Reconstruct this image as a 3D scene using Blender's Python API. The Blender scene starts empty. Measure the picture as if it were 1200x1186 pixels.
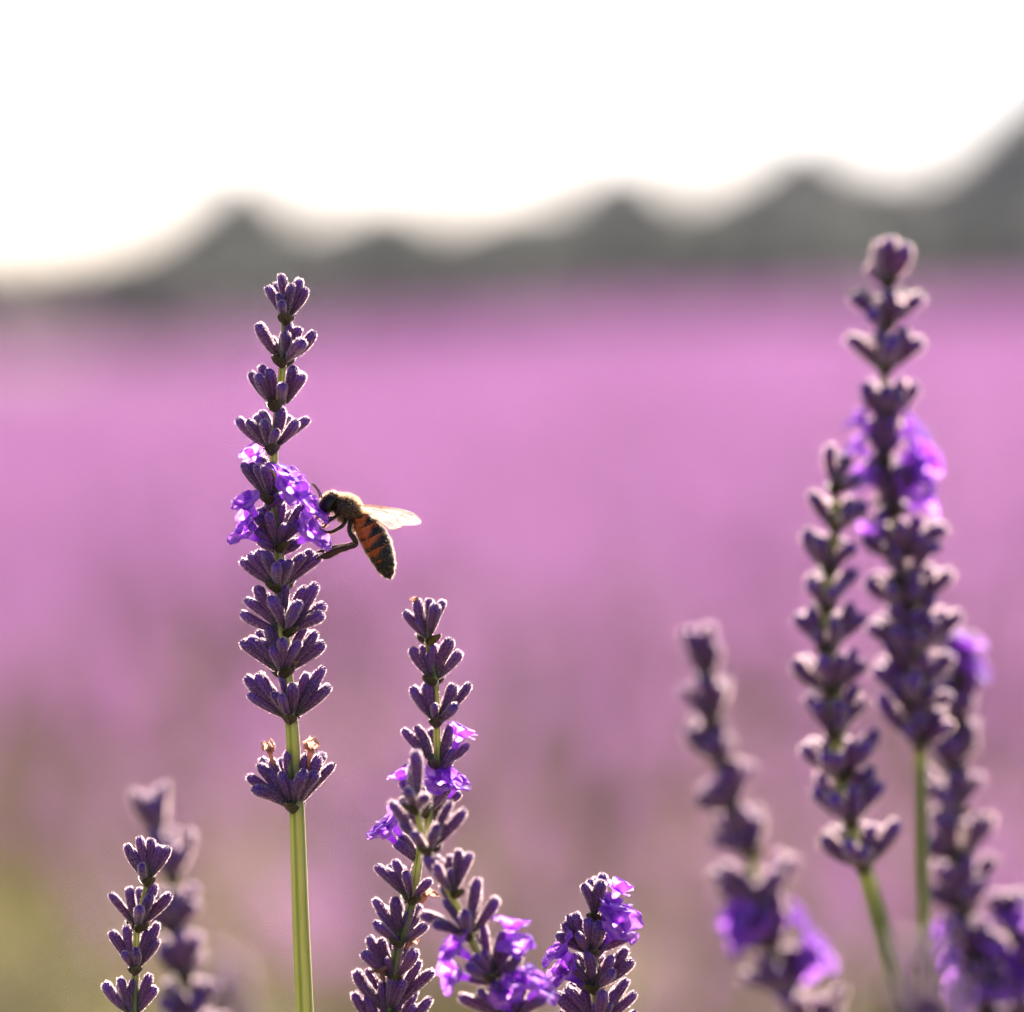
import bpy, bmesh, math, random
from mathutils import Vector, Matrix, Quaternion, Euler, noise

random.seed(7)
R = math.radians
scene = bpy.context.scene
col = scene.collection

# ------------------------------------------------------------------ camera
CAM_H = 0.62
LENS, SENSOR = 200.0, 36.0
FPX = 1200 * LENS / SENSOR            # focal length in photo pixels
TILT = math.atan(253 / FPX)           # horizon sits 253 px above the centre
D = 0.74                              # focus distance, metres
cam_data = bpy.data.cameras.new("camera")
cam = bpy.data.objects.new("camera", cam_data)
col.objects.link(cam)
cam.location = (0, 0, CAM_H)
cam.rotation_euler = (math.pi / 2 - TILT, 0, 0)
cam_data.lens = LENS
cam_data.sensor_width = SENSOR
cam_data.clip_start = 0.02
cam_data.clip_end = 9000
cam_data.dof.use_dof = True
cam_data.dof.focus_distance = D
cam_data.dof.aperture_fstop = 12.5
scene.camera = cam
CAM_ROT = cam.rotation_euler.to_matrix()

# ------------------------------------------------------------------ sky and sun
SUN_EL, SUN_AZ = R(33), R(16)         # azimuth measured from +Y towards +X
world = bpy.data.worlds.new("World")
scene.world = world
world.use_nodes = True
wn = world.node_tree
wn.nodes.clear()
sky = wn.nodes.new("ShaderNodeTexSky")
sky.sky_type = 'NISHITA'
sky.sun_disc = False
sky.sun_elevation = SUN_EL
sky.sun_rotation = SUN_AZ
sky.air_density = 0.7
sky.dust_density = 0.3
sky.ozone_density = 1.6
bg = wn.nodes.new("ShaderNodeBackground")
bg.inputs[1].default_value = 0.05
wo = wn.nodes.new("ShaderNodeOutputWorld")
tint = wn.nodes.new("ShaderNodeMix")          # the whole evening sky leans a little to pink
tint.data_type = 'RGBA'
tint.blend_type = 'MULTIPLY'
tint.inputs[0].default_value = 1.0
tint.inputs[7].default_value = (1.07, 0.95, 1.01, 1)
wn.links.new(sky.outputs[0], tint.inputs[6])
wn.links.new(tint.outputs[2], bg.inputs[0])
wn.links.new(bg.outputs[0], wo.inputs[0])

sun_data = bpy.data.lights.new("sun", 'SUN')
sun_data.energy = 5.0
sun_data.angle = R(0.5)
sun_data.color = (1.0, 0.87, 0.74)
sun = bpy.data.objects.new("sun", sun_data)
col.objects.link(sun)
to_sun = Vector((math.sin(SUN_AZ) * math.cos(SUN_EL), math.cos(SUN_AZ) * math.cos(SUN_EL), math.sin(SUN_EL)))
sun.rotation_euler = to_sun.to_track_quat('Z', 'Y').to_euler()
sun.location = (3, 8, 6)

scene.view_settings.view_transform = 'Standard'
scene.view_settings.look = 'None'
scene.view_settings.gamma = 1.0
scene.view_settings.use_curve_mapping = False
scene.view_settings.exposure = 2.45

scene.render.engine = 'CYCLES'
scene.cycles.use_denoising = True
scene.cycles.max_bounces = 8
scene.cycles.transmission_bounces = 4
scene.cycles.transparent_max_bounces = 8
scene.cycles.volume_bounces = 0
scene.cycles.sample_clamp_indirect = 6.0


def at(px, py, d=D):
    """world point seen at photo pixel (px, py), d metres along the view axis"""
    return Vector((0, 0, CAM_H)) + CAM_ROT @ Vector(((px - 600) / FPX * d, (593 - py) / FPX * d, -d))


# ------------------------------------------------------------------ materials
class NT:
    def __init__(self, name):
        self.m = bpy.data.materials.new(name)
        self.m.use_nodes = True
        self.t = self.m.node_tree
        self.t.nodes.clear()
        self.out = self.n("ShaderNodeOutputMaterial")

    def n(self, kind, **kw):
        nd = self.t.nodes.new(kind)
        for k, v in kw.items():
            if k.startswith("i_"):
                key = k[2:]
                nd.inputs[int(key) if key.isdigit() else key.replace("_", " ")].default_value = v
            else:
                setattr(nd, k, v)
        return nd

    def l(self, a, b):
        self.t.links.new(a, b)

    def ramp(self, fac, stops):
        r = self.n("ShaderNodeValToRGB")
        e = r.color_ramp.elements
        while len(e) < len(stops):
            e.new(0.5)
        for el, (p, c) in zip(e, stops):
            el.position = p
            el.color = (*c, 1)
        self.l(fac, r.inputs[0])
        return r.outputs[0]

    def mixc(self, fac, a, b, mode='MIX'):
        m = self.n("ShaderNodeMix", data_type='RGBA', blend_type=mode)
        for s, v in ((m.inputs[0], fac), (m.inputs[6], a), (m.inputs[7], b)):
            if hasattr(v, 'is_linked') or hasattr(v, 'links'):
                self.l(v, s)
            elif isinstance(v, (int, float)):
                s.default_value = v
            else:
                s.default_value = (*v, 1)
        return m.outputs[2]

    def leaf(self, colour, trans_colour, trans, rough=0.6, sheen=0.0, spec=0.3, bump=None):
        """a matt surface that lets part of the light through"""
        p = self.n("ShaderNodeBsdfPrincipled")
        p.inputs["Roughness"].default_value = rough
        p.inputs["Specular IOR Level"].default_value = spec
        p.inputs["Sheen Weight"].default_value = sheen
        p.inputs["Sheen Roughness"].default_value = 0.4
        t = self.n("ShaderNodeBsdfTranslucent")
        for s, v in ((p.inputs["Base Color"], colour), (t.inputs[0], trans_colour)):
            if isinstance(v, tuple):
                s.default_value = (*v, 1)
            else:
                self.l(v, s)
        if bump is not None:
            self.l(bump, p.inputs["Normal"])
        mx = self.n("ShaderNodeMixShader")
        mx.inputs[0].default_value = trans
        self.l(p.outputs[0], mx.inputs[1])
        self.l(t.outputs[0], mx.inputs[2])
        self.l(mx.outputs[0], self.out.inputs[0])
        return self.m


def simple_leaf(name, c, tc, trans, **kw):
    return NT(name).leaf(c, tc, trans, **kw)


def make_calyx_material():
    k = NT("calyx_skin")
    tc = k.n("ShaderNodeTexCoord")
    sep = k.n("ShaderNodeSeparateXYZ")
    k.l(tc.outputs["Object"], sep.inputs[0])
    info = k.n("ShaderNodeObjectInfo")
    ns = k.n("ShaderNodeTexNoise", i_Scale=3.5, i_Detail=3.0)
    cmb = k.n("ShaderNodeVectorMath", operation='ADD')
    k.l(tc.outputs["Object"], cmb.inputs[0])
    k.l(info.outputs["Location"], cmb.inputs[1])
    k.l(cmb.outputs[0], ns.inputs["Vector"])
    j = k.n("ShaderNodeMath", operation='MULTIPLY_ADD')
    j.inputs[1].default_value = 0.26
    k.l(ns.outputs["Fac"], j.inputs[0])
    k.l(sep.outputs[2], j.inputs[2])
    c = k.ramp(j.outputs[0], [(0.10, (0.055, 0.060, 0.018)), (0.30, (0.040, 0.034, 0.022)), (0.48, (0.092, 0.027, 0.082)),
                              (0.85, (0.085, 0.019, 0.108)), (1.0, (0.070, 0.013, 0.21))])
    # veins: lighter ribs, darker furrows
    at_ = k.n("ShaderNodeAttribute", attribute_name="rib")
    c2 = k.mixc(at_.outputs["Fac"], c, (0.20, 0.10, 0.20))
    rnd = k.n("ShaderNodeMapRange")
    rnd.inputs[3].default_value = 0.75
    rnd.inputs[4].default_value = 1.3
    k.l(info.outputs["Random"], rnd.inputs[0])
    hs = k.n("ShaderNodeHueSaturation")
    k.l(rnd.outputs[0], hs.inputs["Value"])
    k.l(c2, hs.inputs["Color"])
    n2 = k.n("ShaderNodeTexNoise", i_Scale=30.0, i_Detail=4.0)
    k.l(tc.outputs["Object"], n2.inputs["Vector"])
    b = k.n("ShaderNodeBump", i_Strength=0.4)
    b.inputs["Distance"].default_value = 0.00008
    k.l(n2.outputs["Fac"], b.inputs["Height"])
    tcol = k.mixc(0.55, hs.outputs[0], (0.50, 0.11, 0.36))
    return k.leaf(hs.outputs[0], tcol, 0.23, rough=0.62, sheen=0.5, bump=b.outputs[0])


def make_petal_material():
    k = NT("petal_violet")
    tc = k.n("ShaderNodeTexCoord")
    info = k.n("ShaderNodeObjectInfo")
    ns = k.n("ShaderNodeTexNoise", i_Scale=4.0, i_Detail=3.0)
    v = k.n("ShaderNodeVectorMath", operation='ADD')
    k.l(tc.outputs["Object"], v.inputs[0])
    k.l(info.outputs["Location"], v.inputs[1])
    k.l(v.outputs[0], ns.inputs["Vector"])
    c = k.ramp(ns.outputs["Fac"], [(0.3, (0.11, 0.015, 0.36)), (0.7, (0.18, 0.04, 0.46))])
    t = k.ramp(ns.outputs["Fac"], [(0.3, (0.48, 0.10, 0.85)), (0.7, (0.88, 0.50, 1.0))])
    return k.leaf(c, t, 0.55, rough=0.65, sheen=0.2, spec=0.12)


def make_stem_material():
    k = NT("stem_green")
    tc = k.n("ShaderNodeTexCoord")
    ns = k.n("ShaderNodeTexNoise", i_Scale=900.0, i_Detail=3.0)
    mp = k.n("ShaderNodeMapping")
    mp.inputs["Scale"].default_value = (1, 1, 0.12)
    k.l(tc.outputs["Object"], mp.inputs[0])
    k.l(mp.outputs[0], ns.inputs["Vector"])
    c = k.ramp(ns.outputs["Fac"], [(0.38, (0.085, 0.11, 0.03)), (0.62, (0.23, 0.22, 0.085))])
    st = k.n("ShaderNodeAttribute", attribute_name="stripe")       # the furrows are darker green than the ridges
    c = k.mixc(st.outputs["Fac"], c, (0.035, 0.060, 0.012))
    tr = k.mixc(st.outputs["Fac"], (0.82, 0.80, 0.36), (0.30, 0.38, 0.08))
    b = k.n("ShaderNodeBump", i_Strength=0.5)
    b.inputs["Distance"].default_value = 0.0001
    k.l(ns.outputs["Fac"], b.inputs["Height"])
    return k.leaf(c, tr, 0.33, rough=0.5, sheen=0.4, bump=b.outputs[0])


M_CALYX = make_calyx_material()
M_FUZZ = simple_leaf("plant_fuzz", (0.13, 0.06, 0.13), (1.0, 0.76, 0.79), 0.78, rough=0.4)
M_PETAL = make_petal_material()
M_STEM = make_stem_material()
M_BRACT = simple_leaf("bract_brown_green", (0.040, 0.032, 0.013), (0.30, 0.24, 0.06), 0.2)
M_WITHER = simple_leaf("withered_petal", (0.17, 0.085, 0.06), (0.75, 0.42, 0.34), 0.4)
M_FIELD_FLOWER = simple_leaf("field_flower", (0.58, 0.385, 0.60), (0.925, 0.60, 0.93), 0.6)
M_FIELD_LEAF = simple_leaf("field_foliage", (0.14, 0.13, 0.062), (0.38, 0.34, 0.13), 0.38)


# ------------------------------------------------------------------ mesh helpers
def new_mesh(name, verts, faces, mats, fmat=None, smooth=True):
    me = bpy.data.meshes.new(name)
    me.from_pydata([tuple(v) for v in verts], [], faces)
    for m in (mats if isinstance(mats, (list, tuple)) else [mats]):
        me.materials.append(m)
    if fmat:
        me.polygons.foreach_set("material_index", fmat)
    if smooth:
        me.polygons.foreach_set("use_smooth", [True] * len(me.polygons))
    me.update()
    return me


def link(name, me, parent=None):
    o = bpy.data.objects.new(name, me)
    col.objects.link(o)
    if parent is not None:
        o.parent = parent
    return o


def tag(o, label=None, cat=None, group=None, kind=None):
    for k, v in (("label", label), ("category", cat), ("group", group), ("kind", kind)):
        if v:
            o[k] = v
    return o


def lathe(profile, seg, f=None):
    """rings of (z, r); f(z, a) -> radius factor.  Returns verts, faces (closed at both ends)"""
    vs, fs = [], []
    for z, r in profile:
        for i in range(seg):
            a = 2 * math.pi * i / seg
            k = f(z, a) if f else 1
            vs.append(Vector((math.cos(a) * r * k, math.sin(a) * r * k, z)))
    n = len(profile)
    for j in range(n - 1):
        for i in range(seg):
            i2 = (i + 1) % seg
            fs.append((j * seg + i, j * seg + i2, (j + 1) * seg + i2, (j + 1) * seg + i))
    fs.append(tuple(reversed(range(seg))))
    fs.append(tuple((n - 1) * seg + i for i in range(seg)))
    return vs, fs


def interp(t, table):
    for (a, x), (b, y) in zip(table, table[1:]):
        if t <= b:
            s = (t - a) / (b - a)
            s = s * s * (3 - 2 * s)
            return x + (y - x) * s
    return table[-1][1]


def catmull(pts, sub):
    """smooth curve through the points; centripetal, so uneven spacing makes no loops"""
    out = []
    P = [pts[0] * 2 - pts[1]] + list(pts) + [pts[-1] * 2 - pts[-2]]
    for i in range(1, len(P) - 2):
        p = P[i - 1:i + 3]
        t = [0.0]
        for q in range(3):
            t.append(t[-1] + max(1e-6, (p[q + 1] - p[q]).length) ** 0.5)
        for k in range(sub):
            u = t[1] + (t[2] - t[1]) * k / sub

            def mix(a, b, ta, tb):
                return a * ((tb - u) / (tb - ta)) + b * ((u - ta) / (tb - ta))
            a1, a2, a3 = (mix(p[q], p[q + 1], t[q], t[q + 1]) for q in range(3))
            b1, b2 = mix(a1, a2, t[0], t[2]), mix(a2, a3, t[1], t[3])
            out.append(mix(b1, b2, t[1], t[2]))
    out.append(P[-2].copy())
    return out


def tube(path, rad, seg=8, shape=None):
    """tube along a list of points; rad(t) radius; shape(a) factor"""
    vs, fs = [], []
    n = len(path)
    up = Vector((0.3, -1, 0.1)).normalized()
    for j, p in enumerate(path):
        d = (path[min(j + 1, n - 1)] - path[max(j - 1, 0)]).normalized()
        x = up.cross(d).normalized()
        y = d.cross(x).normalized()
        r = rad(j / (n - 1))
        for i in range(seg):
            a = 2 * math.pi * i / seg
            k = shape(a) if shape else 1
            vs.append(p + x * math.cos(a) * r * k + y * math.sin(a) * r * k)
    for j in range(n - 1):
        for i in range(seg):
            i2 = (i + 1) % seg
            fs.append((j * seg + i, j * seg + i2, (j + 1) * seg + i2, (j + 1) * seg + i))
    fs.append(tuple(reversed(range(seg))))
    fs.append(tuple((n - 1) * seg + i for i in range(seg)))
    return vs, fs


def add_hairs(vs, fs, fm, anchors, length, width, mat_index, lean=Vector((0, 0, 0.5)), rng=random, curl=0.0):
    """thin tapering blades standing on (point, normal) anchors"""
    for p, nrm in anchors:
        d = (nrm + lean + Vector((rng.uniform(-1, 1), rng.uniform(-1, 1), rng.uniform(-1, 1))) * 0.45).normalized()
        L = length * rng.uniform(0.6, 1.35)
        s = d.cross(Vector((rng.uniform(-1, 1), rng.uniform(-1, 1), rng.uniform(-1, 1)))).normalized() * width * 0.5
        b = len(vs)
        mid = p + d * L * 0.55
        tip = p + d * L + Vector((0, 0, -curl * L))
        vs += [p - s, p + s, mid + s * 0.8, mid - s * 0.8, tip]
        fs += [(b, b + 1, b + 2, b + 3), (b + 3, b + 2, b + 4)]
        fm += [mat_index, mat_index]


# ------------------------------------------------------------------ lavender parts
CALYX_PROFILE = [(0.0, 0.04), (0.06, 0.062), (0.2, 0.098), (0.4, 0.132), (0.6, 0.155), (0.78, 0.160),
                 (0.89, 0.146), (0.95, 0.120), (0.985, 0.078), (1.0, 0.025)]


def calyx_mesh(seed, hairs, hair_len=0.055, open_tip=False):
    rng = random.Random(seed)
    seg = 40
    bend = rng.uniform(0.02, 0.07)
    ph = rng.uniform(0, 6)
    rings = 22
    prof = []
    for j in range(rings + 1):
        t = j / rings
        z = 1 - (1 - t) ** 1.35
        prof.append((z, interp(z, CALYX_PROFILE)))
    fat = rng.uniform(0.92, 1.1)
    ribs = 8
    lumpy = rng.uniform(0.03, 0.07)
    teeth = rng.uniform(0.0, 0.035)

    def f(z, a):
        rib = abs(math.cos(a * ribs / 2 + ph))
        k = fat * (1 + 0.10 * (rib ** 1.6 - 0.5) * min(1, z * 4) * (1 if z < 0.9 else max(0, (1 - z) * 10)))
        return k * (1 + lumpy * math.sin(a * 2 + ph + z * 3))
    vs, fs = lathe(prof, seg, f)
    for v in vs:                                   # bend and split the mouth into blunt teeth
        a = math.atan2(v.y, v.x)
        if v.z > 0.86:
            v.z += teeth * math.cos(5 * a + ph) * (v.z - 0.86) / 0.14
        v.x += bend * math.sin(v.z * math.pi)
    rib_val = []
    for (z, r) in prof:
        for i in range(seg):
            a = 2 * math.pi * i / seg
            rib_val.append(max(0, abs(math.cos(a * ribs / 2 + ph)) - 0.72) * 1.6 * min(1, z * 3))
    fm = [0] * len(fs)
    nbody = len(vs)
    anchors = []
    for _ in range(hairs):
        a = rng.uniform(0, 2 * math.pi)
        z = rng.random() ** 0.8 * 0.97 + 0.02
        r = interp(z, CALYX_PROFILE) * f(z, a) * 0.97
        p = Vector((math.cos(a) * r + bend * math.sin(z * math.pi), math.sin(a) * r, z))
        nz = max(0, (z - 0.75) * 4)
        anchors.append((p, Vector((math.cos(a), math.sin(a), nz)).normalized()))
    add_hairs(vs, fs, fm, anchors, hair_len, 0.0065, 1, Vector((0, 0, 0.6)), rng)
    me = new_mesh("calyx", vs, fs, [M_CALYX, M_FUZZ], fm)
    at_ = me.attributes.new("rib", 'FLOAT', 'POINT')
    at_.data.foreach_set("value", rib_val + [0.0] * (len(vs) - nbody))
    return me


def bract_mesh(seed):
    rng = random.Random(seed)
    vs, fs, fm = [], [], []
    nu, nv = 6, 10
    for j in range(nv + 1):
        t = j / nv
        w = 0.36 * math.sin(math.pi * min(1, t * 0.93 + 0.07)) ** 0.8 * (1 - 0.3 * t)
        for i in range(nu + 1):
            u = (i / nu - 0.5) * 2
            x = u * w
            y = -0.75 * u * u * w + 0.26 * math.sin(t * 1.9) + 0.015 * math.sin(u * 9 + t * 5)
            vs.append(Vector((x, y, t - 0.05)))
    for j in range(nv):
        for i in range(nu):
            a = j * (nu + 1) + i
            fs.append((a, a + 1, a + nu + 2, a + nu + 1))
    n = len(vs)
    base = [v.copy() for v in vs]                  # a second skin gives it thickness
    vs += [v - Vector((0, 0.03, 0)) for v in base]
    fs += [tuple(reversed([q + n for q in f])) for f in fs]
    for j in range(nv):
        for i in (0, nu):
            a, b = j * (nu + 1) + i, (j + 1) * (nu + 1) + i
            fs.append((a, b, b + n, a + n))
    fm = [0] * len(fs)
    anchors = [(base[rng.randrange(n)], Vector((rng.uniform(-.5, .5), 1, 0)).normalized()) for _ in range(110)]
    add_hairs(vs, fs, fm, anchors, 0.06, 0.008, 1, Vector((0, 0, 0.3)), rng)
    return new_mesh("bract", vs, fs, [M_BRACT, M_FUZZ], fm)


def petal_mesh(seed):
    """one rounded lobe growing along +Z, bending towards -Y, a little wavy"""
    rng = random.Random(seed)
    vs, fs = [], []
    nu, nv = 14, 14
    p1, p2 = rng.uniform(0, 6), rng.uniform(0, 6)
    for j in range(nv + 1):
        t = j / nv
        w = 0.33 * (0.45 + 0.55 * t) * 2 * math.sqrt(max(0, 1 - max(0, (t - 0.45) / 0.55) ** 2.2)) * 0.62 + 0.005
        ang = 1.25 * t
        for i in range(nu + 1):
            u = (i / nu - 0.5) * 2
            z = 0.52 * math.sin(ang) / 1.15
            y = 0.52 * (1 - math.cos(ang)) / 1.1
            y -= 0.09 * u * u + 0.035 * math.sin(u * 5 + p1) * t + 0.03 * math.sin(t * 9 + p2 + u * 2)
            y += noise.noise(Vector((u * 2.2, t * 3, seed * 5.1))) * 0.10 * t
            z += 0.02 * math.sin(u * 7 + p2) * t
            vs.append(Vector((u * w, y, z)))
    for j in range(nv):
        for i in range(nu):
            a = j * (nu + 1) + i
            fs.append((a, a + 1, a + nu + 2, a + nu + 1))
    n = len(vs)
    return new_mesh("petal", vs, fs, [M_PETAL])


def corolla_mesh(seed):
    rng = random.Random(seed)
    ph = rng.uniform(0, 6)
    prof = [(0, .06), (.2, .07), (.45, .085), (.7, .115), (.9, .155), (1.0, .19)]
    prof = [(z / 12, interp(z / 12, prof)) for z in range(13)]
    vs, fs = lathe(prof, 24, lambda z, a: 1 + 0.07 * math.sin(3 * a + ph) * z)
    fs = fs[:-2]
    for v in vs:
        v.x += 0.07 * v.z ** 2
    return new_mesh("corolla_tube", vs, fs, [M_PETAL])


def wither_mesh(seed):
    """dried corolla: a thin tube with shrivelled lobes"""
    rng = random.Random(seed)
    o = Vector((rng.uniform(-9, 9), 3, 1))
    prof = [(0, .06), (.3, .09), (.6, .12), (.8, .16), (1, .12)]
    vs, fs = lathe([(z / 14 * 0.8, interp(z / 14, prof)) for z in range(15)], 16)
    for q in range(5):
        a = q * 1.26 + rng.uniform(-.3, .3)
        L, W = rng.uniform(0.28, 0.5), rng.uniform(0.16, 0.26)
        b0 = len(vs)
        n = 7
        for j in range(n + 1):
            t = j / n
            for i in range(n + 1):
                u = i / n * 2 - 1
                w = W * math.sqrt(max(0, 1 - (2 * t - 0.9) ** 2 * 0.8)) * u
                r = 0.10 + 0.28 * math.sin(t * 2.6)
                vs.append(Vector((math.cos(a) * r - math.sin(a) * w, math.sin(a) * r + math.cos(a) * w, 0.62 + L * t)))
        for j in range(n):
            for i in range(n):
                p = b0 + j * (n + 1) + i
                fs.append((p, p + 1, p + n + 2, p + n + 1))
    for v in vs:
        k = min(1, v.z * 1.5)
        v += noise.noise_vector(v * 3.5 + o) * 0.17 * k + noise.noise_vector(v * 9 + o) * 0.09 * k
    fm = [0] * len(fs)
    anchors = [(vs[rng.randrange(len(vs))].copy(), Vector((rng.uniform(-1, 1), rng.uniform(-1, 1), 0.5)).normalized())
               for _ in range(120)]
    add_hairs(vs, fs, fm, anchors, 0.09, 0.012, 0, Vector((0, 0, 0.2)), rng)
    return new_mesh("withered_floret", vs, fs, [M_WITHER], fm)


CALYX = [calyx_mesh(s, 750, 0.052) for s in range(8)]
CALYX_SOFT = [calyx_mesh(20 + s, 650, 0.06) for s in range(4)]
BRACT = [bract_mesh(s) for s in range(3)]
PETAL = [petal_mesh(s) for s in range(4)]
COROLLA = [corolla_mesh(s) for s in range(3)]
WITHER = [wither_mesh(s) for s in range(3)]


def orient(z, y_hint):
    """rotation taking local Z to z and local -Y roughly to y_hint"""
    z = z.normalized()
    x = z.cross(y_hint)
    if x.length < 1e-4:
        x = z.cross(Vector((1, 0, 0)))
    x.normalize()
    x = -x
    y = z.cross(x)
    return Matrix((x, y, z)).transposed()


class Stalk:
    """one flowering stalk: root Empty on the soil > stem, calyx, bract, corolla (> petal), withered_floret"""

    def __init__(self, label, depth, stem_px, stem_w, seed, sharp=True, ground=None, px_len=50, depth_slope=0.0):
        self.rng = random.Random(seed)
        self.d = depth
        self.sharp = sharp
        self.px_len = px_len
        self.slope = depth_slope                      # metres of extra depth per pixel below the top
        self.top_y = stem_px[0][1]
        pts = [self.at(x, y) for x, y in stem_px]
        last, prev = pts[-1], pts[-2]
        dirn = (last - prev).normalized()
        g = Vector(ground) if ground else Vector((last.x * 0.6 + dirn.x * 0.1, depth + 0.03, 0))
        g.z = 0.0
        h = last.z
        mid1 = last + dirn * h * 0.3
        mid2 = Vector((g.x * 0.8 + mid1.x * 0.2, g.y, h * 0.3))
        path = catmull(pts + [mid1, mid2, g], 10)
        self.root = bpy.data.objects.new("lavender_stalk", None)
        col.objects.link(self.root)
        self.root.location = g
        self.root.empty_display_size = 0.02
        tag(self.root, label, "lavender", "flowering lavender stalks")
        # stem tube, squarish and ridged, thickening downwards
        npix = len(stem_px)
        w_top = stem_w[0] / FPX * depth / 2
        w_bot = stem_w[1] / FPX * depth / 2
        frac = (npix - 1) / (npix + 2)
        vs, fs = tube(path, lambda t: w_top + (w_bot - w_top) * min(1, t / frac) ** 1.7, 24,
                      lambda a: 1 + 0.17 * math.cos(4 * a + 0.35) - 0.06 * abs(math.cos(8 * a)))
        fm = [0] * len(fs)
        stripes = []
        for q in range(len(vs)):
            a = 2 * math.pi * (q % 24) / 24
            stripes.append(max(0.0, -math.cos(4 * a + 0.35)) ** 1.5 * 0.9)
        anchors = []
        nseg = 24
        upto = int(len(path) * frac)
        for _ in range(2600 if sharp else 700):
            j = self.rng.randrange(upto)
            i = self.rng.randrange(nseg)
            j2 = min(j + 1, len(path) - 1)
            p = vs[j * nseg + i].lerp(vs[j2 * nseg + i], self.rng.random())
            p = p.lerp(vs[j * nseg + (i + 1) % nseg] + (p - vs[j * nseg + i]), self.rng.random())
            nrm = (vs[j * nseg + i] - path[j]).normalized()
            anchors.append((p, nrm))
        add_hairs(vs, fs, fm, anchors, 0.00016, 0.00002, 1, Vector((0, 0, 0.1)), self.rng)
        vs = [v - g for v in vs]
        me = new_mesh("stem", vs, fs, [M_STEM, M_FUZZ], fm)
        me.attributes.new("stripe", 'FLOAT', 'POINT').data.foreach_set("value", stripes + [0.0] * (len(vs) - len(stripes)))
        link("stem", me, self.root)
        self.g = g

    def at(self, px, py):
        return at(px, py, self.d + self.slope * (py - self.top_y))

    def put(self, name, me, pos, zdir, yhint, scale, roll=None):
        o = link(name, me, self.root)
        m = orient(zdir, yhint)
        if roll is not None:
            m = m @ Matrix.Rotation(roll, 3, 'Z')
        o.matrix_basis = Matrix.Translation(pos - self.g) @ m.to_4x4() @ Matrix.Diagonal((*scale, 1))
        return o

    def calyx(self, b, tip, s=1, big=1.0, hidden_depth=None):
        r = self.rng
        B, T = self.at(*b), self.at(*tip)
        v = T - B
        L = self.px_len / FPX * self.d * r.uniform(0.92, 1.1) * big
        start = 0.13
        fwd = CAM_ROT @ Vector((0, 0, 1))
        if hidden_depth is not None:
            v += fwd * hidden_depth * L
        else:
            rest = L * L - v.length_squared
            if rest > 0:
                v += fwd * s * min(math.sqrt(rest), L * 0.72)
        P = B + v * start + Vector((0, 0, 0.0001))
        ln = v.length * (1 - start)
        w = L * r.uniform(0.9, 1.1) * (0.79 if self.sharp else 0.90)
        meshes = CALYX if self.sharp else CALYX_SOFT
        self.put("calyx", r.choice(meshes), P, v, fwd, (w, w, ln), r.uniform(0, 6.28))
        return P + v.normalized() * ln

    def bracts(self, b, hw):
        r = self.rng
        B = self.at(*b)
        fwd = CAM_ROT @ Vector((0, 0, 1))
        right = CAM_ROT @ Vector((1, 0, 0))
        a0 = r.uniform(-0.7, 0.7)
        sc = self.px_len / FPX * self.d * 0.56
        for k in (0, math.pi):
            a = a0 + k + math.pi / 2
            out = right * math.cos(a) + fwd * math.sin(a)
            z = (Vector((0, 0, 0.8)) + out * 0.75)
            self.put("bract", r.choice(BRACT), B - Vector((0, 0, sc * 0.12)) + out * sc * 0.16, z, out,
                     (sc * 1.05, sc, sc))

    def whorl(self, b, tips, back=3, hw=None, big=1.0, bracts=True):
        """calyces with their tips at given photo points, plus a few on the far side"""
        r = self.rng
        for t in tips:
            s = t[2] if len(t) > 2 else 1
            self.calyx(b, t[:2], s, big)
        xs = [t[0] for t in tips]
        ys = [t[1] for t in tips]
        x0, x1 = min(xs), max(xs)
        if len(tips) > 4:
            for k in range(1 if len(tips) < 7 and self.sharp else 2):
                u = r.uniform(0.25, 0.75)
                self.calyx(b, (x0 + (x1 - x0) * u, b[1] - r.uniform(24, 38)), 1, big * r.uniform(0.65, 0.9))
        back += 0 if self.sharp else 2
        for k in range(back):
            u = (k + 0.5) / back
            self.calyx(b, (x0 + (x1 - x0) * u + r.uniform(-3, 3), min(ys) + r.uniform(4, 14)), -1, big,
                       hidden_depth=-r.uniform(0.35, 0.6))
        if bracts:
            self.bracts(b, (x1 - x0) / 2)

    def auto(self, b, hw, h, n=8, axis=(0, -1), big=1.0, bracts=True):
        """a whole ring of calyces round the node"""
        r = self.rng
        ph = r.uniform(0, 6.28)
        ax = Vector((axis[0], axis[1]))
        ax.normalize()
        pr = Vector((-ax.y, ax.x))
        n += 5
        for k in range(n):
            a = ph + k * 2 * math.pi / n + r.uniform(-0.4, 0.4)
            o = r.uniform(0.5, 1.15)
            lat = math.cos(a) * hw * o
            up = h * r.uniform(0.7, 1.5)
            tip = Vector(b) + ax * up + pr * lat
            self.calyx(b, (tip.x, tip.y), 1, big, hidden_depth=math.sin(a) * 0.6 * o * hw / 40)
        if bracts:
            self.bracts(b, hw)

    def flower(self, x0, y0, x1, y1, size=34, s=0.3, roll=None, petals=5):
        """open flower: tube from (x0,y0) to its mouth at (x1,y1)"""
        r = self.rng
        B, T = self.at(x0, y0), self.at(x1, y1)
        fwd = CAM_ROT @ Vector((0, 0, 1))
        v = (T - B)
        v += fwd * s * max(v.length, size * 0.6 / FPX * self.d)
        if not self.sharp:
            size *= 1.1
        sc = size / FPX * self.d
        # the tube keeps its own proportions: slide it so that its mouth lands on (x1,y1)
        z = v.normalized()
        mouth = B + v
        o = self.put("corolla", r.choice(COROLLA), mouth - z * sc, z, fwd, (sc, sc, sc),
                     r.uniform(-0.5, 0.5) if roll is None else roll)
        L = self.px_len / FPX * self.d * 0.8
        w = L * 1.05
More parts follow.
